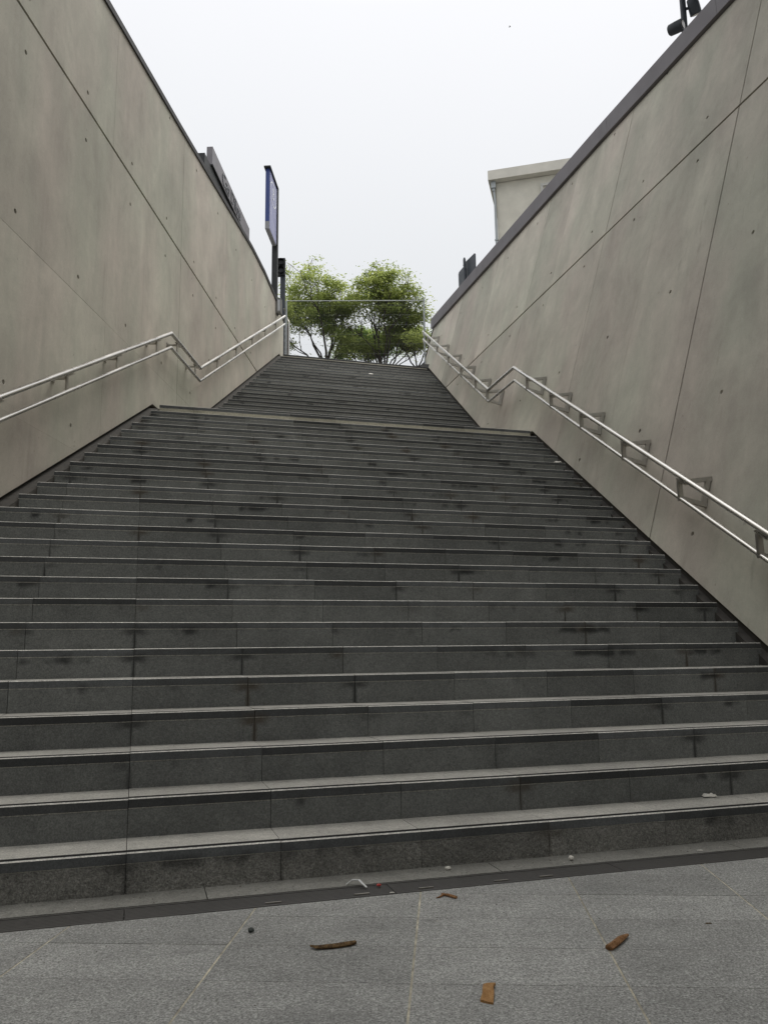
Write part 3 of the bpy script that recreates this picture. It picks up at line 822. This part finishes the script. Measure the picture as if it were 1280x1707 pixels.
def tree(base, fork, limbs, seed, label, group, lmat, leaf=.056, percl=28, dens=.55, cl=.36, inside=None, rad=.13):
    rg = random.Random(seed); base = Vector(base); fork = Vector(fork)
    r = empty('broadleaf_tree', base, label=label, cat='tree', group=group)
    wood = MB(); tips = []
    rad = rad * .75
    wood.tube([base, base.lerp(fork, .5) + Vector((.05, 0, 0)), fork + ZZ * .15], rad, 10, rr=[rad * 1.25, rad, rad * .85])
    def branch(p, target, r0, depth):
        d = target - p; L = d.length; n = 5
        pts = [p]; up_ = Vector((rg.uniform(-1, 1), rg.uniform(-1, 1), rg.uniform(.2, 1))).normalized() * L * .10
        for k in range(1, n + 1):
            t = k / n
            q = p + d * t + up_ * math.sin(PI * t) + Vector((rg.uniform(-1, 1), rg.uniform(-1, 1), rg.uniform(-1, 1))) * L * .035
            pts.append(q)
        rr = [r0 * (1 - .62 * k / n) for k in range(n + 1)]
        wood.tube(pts, r0, 6 if depth else 8, caps=False, rr=rr)
        if depth >= 3:
            tips.append(pts[-1]); tips.append(pts[-2].lerp(pts[-1], .4)); return
        nb = (5, 4, 4)[depth] if depth < 3 else 2
        for j in range(nb):
            t = rg.uniform(.35, 1.0) if j < nb - 1 else 1.0
            i = min(n - 1, int(t * n)); q = pts[i].lerp(pts[i + 1], t * n - i) if i < n else pts[-1]
            dd = d.normalized() + Vector((rg.uniform(-1, 1), rg.uniform(-1, 1), rg.uniform(-.35, .75))) * .85
            l2 = L * rg.uniform(.38, .62) * (1.0 if depth else .85)
            tg = q + dd.normalized() * l2
            if inside: tg = inside(tg)
            branch(q, tg, rr[i] * .6, depth + 1)
    for t_, r0 in limbs: branch(fork, Vector(t_), r0 * .72, 0)
    loc(wood, r, 'trunk', BARK)
    vs, fs, tone = [], [], []
    for tp in tips:
        if rg.random() > dens: continue
        cr = cl * rg.uniform(.6, 1.35); tn = rg.random()
        for _ in range(int(percl * rg.uniform(.6, 1.3))):
            v = Vector((rg.gauss(0, 1), rg.gauss(0, 1), rg.gauss(0, .3))) * cr * .62
            c = tp + v + ZZ * (-.16 * (v.x * v.x + v.y * v.y) / cr)
            a = rg.uniform(0, 2 * PI); d = Vector((math.cos(a), math.sin(a), rg.uniform(-.5, .35))).normalized()
            s_ = Vector((-math.sin(a), math.cos(a), rg.uniform(-.5, .5))).normalized()
            l_ = leaf * rg.uniform(.7, 1.5); w_ = l_ * .42; b = len(vs)
            vs += [c - d * l_, c + s_ * w_, c + d * l_, c - s_ * w_]; fs.append((b, b + 1, b + 2, b + 3))
            tone.append(min(1, max(0, tn * .6 + rg.random() * .4)))
    me = bpy.data.meshes.new('crown'); me.from_pydata([tuple(v) for v in vs], [], fs); me.materials.append(lmat)
    at = me.attributes.new('tone', 'FLOAT', 'FACE'); at.data.foreach_set('value', tone)
    o = bpy.data.objects.new('crown', me); COL.objects.link(o); o.parent = r; o.matrix_parent_inverse = Matrix.Translation(-r.location)
    return r
def keep(lo, hi):
    c = (Vector(lo) + Vector(hi)) / 2; h = (Vector(hi) - Vector(lo)) / 2; rk = random.Random(5)
    def f(p):
        q = p - c; k = math.sqrt((q.x / h.x) ** 2 + (q.y / h.y) ** 2 + (q.z / h.z) ** 2)
        return p if k < 1 else c + q * (rk.uniform(.42, 1.12) / k)
    return f
tree((-2.2, 32, 7.5), (-2.25, 32, 12.2),
     [((-3.4, 32.3, 14.6), .075), ((-2.9, 31.2, 15.6), .07), ((-2.2, 32.6, 14.9), .06), ((-1.75, 31.6, 14.4), .05), ((-3.9, 31.5, 13.6), .055), ((-2.5, 33.3, 15.6), .06), ((-3.9, 32.9, 15.4), .05), ((-4.0, 31.6, 12.9), .04), ((-1.3, 31.9, 13.2), .04), ((-1.6, 32.6, 15.2), .04)], 11,
     'left of two airy green trees beyond the head of the steps', 'trees beyond the stair head', LEAF,
     inside=keep((-4.9, 29.8, 11.2), (-1.1, 34.2, 16.75)))
tree((.1, 32.4, 7.5), (.1, 32.4, 12.1),
     [((-.9, 32.2, 15.6), .07), ((-.2, 33.4, 15.9), .075), ((.9, 31.6, 14.9), .065), ((1.2, 33.1, 13.9), .055), ((-1.3, 31.5, 14.0), .055), ((.3, 31.2, 15.3), .06), ((-.6, 31.8, 16.0), .05), ((1.1, 32.2, 15.2), .05), ((1.5, 31.9, 13.1), .04), ((-1.2, 32.3, 13.0), .04), ((1.6, 32.8, 14.4), .04)], 23,
     'right of two airy green trees beyond the head of the steps', 'trees beyond the stair head', LEAF,
     inside=keep((-1.9, 30.0, 11.1), (2.0, 34.8, 16.6)))
for bx, fy, sd, lb, ks in ((-.4, 35.5, 31, 'low dark green tree crown between the two airy trees, just over the top step', ((-1.4, -.6), (.4, .7))),
                       (1.5, 34.0, 48, 'small loose green tree at the right end of the fence, beside the fence post', ((1.0, 1.2), (2.2, .2)))):
    zt = 15.3 if sd == 31 else 14.9
    tree((bx, fy, 7.5), (bx, fy, 13.0), [((bx - 1.2, fy, zt - .6), .05), ((bx + 1.1, fy - .4, zt - .7), .05), ((bx, fy + .6, zt - .2), .05), ((bx - .5, fy - .8, zt - .4), .05), ((bx + .6, fy + .2, zt - .3), .05)], sd,
         lb, 'trees beyond the stair head', LEAFD if sd == 31 else LEAF, percl=34 if sd == 31 else 24, dens=.8 if sd == 31 else .5, inside=keep((bx - 2.0, fy - 1.6, 12.6), (bx + (1.6 if sd == 31 else .9), fy + 1.6, zt)), rad=.09)

# ------------------------------------------------------------------ litter
def chunk(name, pts, rad, flat, mat, label, cat, seed, n=9, group=None):
    rg = random.Random(seed); mb = MB(); N = len(pts); rings = []
    P = [Vector(p) for p in pts]
    for i, p in enumerate(P):
        d = (P[min(i + 1, N - 1)] - P[max(i - 1, 0)]).normalized(); x = d.cross(ZZ).normalized(); y = Vector((0, 0, 1))
        ring = []
        for k in range(n):
            a = 2 * PI * k / n; rr_ = rad[i] * rg.uniform(.8, 1.18)
            q = p + x * math.cos(a) * rr_ + y * math.sin(a) * rr_ * flat; q += d * rg.uniform(-.2, .2) * rad[i]
            ring.append(q)
        rings.append(ring)
    vs = [q for g_ in rings for q in g_]; fs = []
    for i in range(N - 1):
        for k in range(n): fs.append((i * n + k, i * n + (k + 1) % n, (i + 1) * n + (k + 1) % n, (i + 1) * n + k))
    fs += [tuple(range(n)), tuple(reversed(range((N - 1) * n, N * n)))]
    zmin = min(v.z for v in vs); base = sum((Vector(p) for p in pts), Vector()) / N
    zb = pts[0][2]
    b0 = Vector((base.x, base.y, zb))
    mb.add([v - b0 - ZZ * (zmin - zb) for v in vs], fs)
    o = mb.build(name, mat, label=label, cat=cat, group=group); o.location = b0; return o
def bark_mat(name, c1, c2):
    M = NT(name, .85, spec=.2); n = M.noise(M.map((30, 30, 30)), 3, 4, .7, 1.2); n2 = M.noise(M.map((1, 1, 1)), 45, 3)
    M.base(M.mix(M.rng(n, .35, .65, 0, 1), c1, c2)); M.bump(M.math('ADD', n, n2), .7, .004); return M.mat
W1 = bark_mat('wood_dark', (.05, .03, .018), (.20, .13, .06)); W2 = bark_mat('wood_tan', (.25, .125, .045), (.42, .25, .11)); W3 = bark_mat('wood_brown', (.13, .06, .025), (.34, .19, .09))
chunk('wood_chip', [(-.248, 2.79, 0), (-.225, 2.775, 0), (-.18, 2.785, 0), (-.13, 2.805, 0), (-.108, 2.818, 0)], [.004, .008, .009, .010, .008], .75, W1,
      'long dark curved stick of bark left of centre on the paving', 'wood chip', 1)
chunk('wood_chip', [(.672, 2.735, 0), (.70, 2.77, 0), (.735, 2.82, 0), (.762, 2.85, 0)], [.012, .013, .011, .005], .7, W3,
      'short split brown stick lying on the pale joint at right', 'wood chip', 2)
chunk('wood_chip', [(.20, 3.352, 0), (.225, 3.335, 0), (.252, 3.305, 0)], [.006, .009, .007], .6, W3,
      'small forked brown twig beside the drain grate', 'wood chip', 3)
o = bpy.context.scene.objects.get('wood_chip.002')
mb = MB(); mb.tube([(-.018, .01, .008), (-.036, -.012, .003), (-.05, -.02, .002)], .003, 6, rr=[.004, .003, .001]); f_ = mb.build('fork', W3); f_.parent = o
# flat trapezoid chip
mb = MB(); a_ = [Vector((-.026, -.044, 0)), Vector((-.008, -.055, 0)), Vector((.006, -.062, 0)), Vector((.012, -.03, 0)), Vector((.017, 0, 0)), Vector((.018, .03, 0)), Vector((.028, .058, 0)), Vector((.008, .062, 0)), Vector((-.006, .055, 0)), Vector((-.012, .02, 0)), Vector((-.016, -.01, 0))]
mb.prism([v + ZZ * (.007 + .004 * math.cos(v.y * 30)) for v in a_], [Vector((0, 0, -.006))][0]); o = mb.build('wood_chip', W2, label='flat orange brown chip of bark nearest the bottom edge', cat='wood chip'); o.location = (.262, 2.41, .001); o.rotation_euler = (.03, -.05, 0)
def pebble(loc_, r_, mat, label, cat, seed, name, sc=(1, .8, .7)):
    rg = random.Random(seed); bm = bmesh.new(); bmesh.ops.create_icosphere(bm, subdivisions=2, radius=r_)
    for v in bm.verts: v.co = Vector((v.co.x * sc[0], v.co.y * sc[1], v.co.z * sc[2])) * (1 + .28 * noise.noise(v.co * (1.6 / r_) + Vector((seed, 0, 0))))
    me = bpy.data.meshes.new(name); bm.to_mesh(me); bm.free(); me.materials.append(mat)
    o = bpy.data.objects.new(name, me); COL.objects.link(o); zmin = min(v.co.z for v in me.vertices)
    o.location = Vector(loc_) - ZZ * zmin; return put(o, label=label, cat=cat)
PAPER = plain('paper', (.62, .60, .54), .8, nsc=60, amt=.1); REDP = plain('red_plastic', (.45, .05, .04), .4)
STONE = plain('dark_pebble', (.05, .06, .055), .7)
pebble((-.46, 2.95, .0), .011, STONE, 'dark green pebble on the paving left of centre', 'pebble', 1, 'pebble')
pebble((-.04, 3.475, .002), .009, REDP, 'tiny red bottle top lying on the drain grate', 'litter', 2, 'bottle_top')
pebble((.25, 3.71, .005), .012, PAPER, 'small white paper ball on the stone ledge near centre', 'litter', 3, 'paper_scrap', (1.2, .8, .6))
pebble((.80, 3.84, .005), .012, PAPER, 'small white pebble on the stone ledge right of centre', 'litter', 4, 'paper_scrap', (1, .9, .8))
pebble((1.42, 3.99, .005), .009, PAPER, 'flat white scrap on the stone ledge at far right', 'litter', 14, 'paper_scrap', (1.6, .6, .25))
def crumple(loc_, w_, d_, h_, label, seed, mat=PAPER, name='paper_scrap', cat='litter'):
    rg = random.Random(seed); N = 7; vs = []; fs = []
    for i in range(N):
        for j in range(N):
            x = (i / (N - 1) - .5) * w_; y = (j / (N - 1) - .5) * d_; e = max(abs(i / (N - 1) - .5), abs(j / (N - 1) - .5)) * 2
            z = h_ * (.25 + .75 * (noise.noise(Vector((i * .6, j * .6, seed))) * .5 + .5)) * (1 - .7 * e ** 3)
            vs.append((x * rg.uniform(.85, 1.1), y * rg.uniform(.85, 1.1), z))
    for i in range(N - 1):
        for j in range(N - 1): fs.append((i * N + j, (i + 1) * N + j, (i + 1) * N + j + 1, i * N + j + 1))
    mb = MB(); mb.add(vs, fs); o = mb.build(name, mat, fix=False, label=label, cat=cat); o.location = Vector(loc_)
    md = o.modifiers.new('t', 'SOLIDIFY'); md.thickness = .0015; return o
crumple((1.66, 4.47, Z1 + .001), .07, .04, .028, 'crumpled white tissue on the second tread at the right', 5)
pl = plain('clear_plastic', (.55, .56, .55), .3)
chunk('plastic_strip', [(-.17, 3.50, .004), (-.145, 3.505, .02), (-.118, 3.49, .022), (-.088, 3.45, .005)], [.006, .007, .007, .004], .35, pl, 'curled translucent plastic strip over the drain grate', 'litter', 6)
crumple((.012, 3.385, .003), .018, .008, .004, 'tiny white chip on the drain grate edge', 8)
crumple((1.07, 2.977, .0015), .02, .006, .003, 'small dark leaf fragment on the paving at right', 9, W1, 'leaf_fragment', 'leaf')
crumple(SP(-1.16 + .0, D + G * 5 + .03, Z1 + RS * 5 + .001), .055, .03, .012, 'pale brown dry leaf on a tread at far left', 10, W2, 'dry_leaf', 'leaf')
pS = SP(0, 0, 0)
i_ = 17; n_ = N26 + G * i_
crumple(Vector((-.25, 0, 0)) + Vector((0, (n_ + .10 + .25 * NV.x) / NV.y, ZL + RS * (i_ + 1) + .001)), .13, .09, .07, 'crumpled pale bag near the top of the upper steps', 12)
i_ = 20; n_ = D + G * (i_ - 1); sR = s_right(n_, Z1 + RS * (i_ - 1)) - .08
crumple(SP(sR, n_ + .05, Z1 + RS * (i_ - 1) + .001), .1, .06, .04, 'white scrap against the right wall near the landing', 13)

# small bird high over the stairwell
r = empty('bird', (7.2, 40, 34.6), label='tiny dark bird high in the white sky right of centre', cat='bird')
mb = MB(); c = Vector((7.2, 40, 34.6))
mb.tube([c + Vector((-.055, 0, -.03)), c + Vector((-.025, 0, 0)), c + Vector((.025, 0, .01)), c + Vector((.05, 0, .02))], .03, 8, rr=[.005, .022, .02, .008]); loc(mb, r, 'body', BLACK)
for s_ in (-1, 1):
    mb = MB(); mb.add([c + Vector((-.02, 0, .01)), c + Vector((.025, 0, .01)), c + Vector((.0, s_ * .06, .04)), c + Vector((-.035, s_ * .09, .025))], [(0, 1, 2, 3)]); o = loc(mb, r, 'wing', BLACK)
    md = o.modifiers.new('t', 'SOLIDIFY'); md.thickness = .006

# grit, crumbs and leaf bits gathered on the paving, drain and treads
rg = random.Random(77); mb = MB(); GR = plain('grit', (.10, .09, .07), .9, nsc=90, amt=.5); GRL = plain('grit_light', (.45, .43, .38), .9, nsc=90, amt=.3)
def crumb(c, r_, mi):
    a = rg.uniform(0, PI); u = Vector((math.cos(a), math.sin(a), 0)) * r_; v_ = Vector((-math.sin(a), math.cos(a), 0)) * r_ * rg.uniform(.4, .9); t = ZZ * r_ * rg.uniform(.3, .7)
    mb.add([c + u, c + v_, c - u, c - v_, c + t], [(0, 1, 4), (1, 2, 4), (2, 3, 4), (3, 0, 4)], mi)
for _ in range(900):
    n = DR0 - abs(rg.gauss(0, .42)); crumb(SP(rg.uniform(-1.3, 3.4), n, .0006), rg.uniform(.0012, .0036), 0 if rg.random() < .7 else 1)
for _ in range(260): crumb(SP(rg.uniform(-1.3, 3.6), rg.uniform(DR1, D - .005), .0065), rg.uniform(.0015, .0045), 0 if rg.random() < .6 else 1)
for i in range(0, 7):
    for _ in range(70): crumb(SP(rg.uniform(-1.6, 4.2), D + G * i + .27 - abs(rg.gauss(0, .05)), Z1 + RS * i + .002), rg.uniform(.0012, .004), 0 if rg.random() < .6 else 1)
for i in range(4, 25):
    n = D + G * i; z = Z1 + RS * i; sr = s_right(n, z)
    for _ in range(16): crumb(SP(sr - abs(rg.gauss(.03, .05)), n + rg.uniform(.02, .26), z + .002), rg.uniform(.002, .008), 0 if rg.random() < .6 else 1)
mb.build('grit', [GR, GRL], fix=False, kind='stuff', label='fine grit and crumbs scattered along the drain and treads')
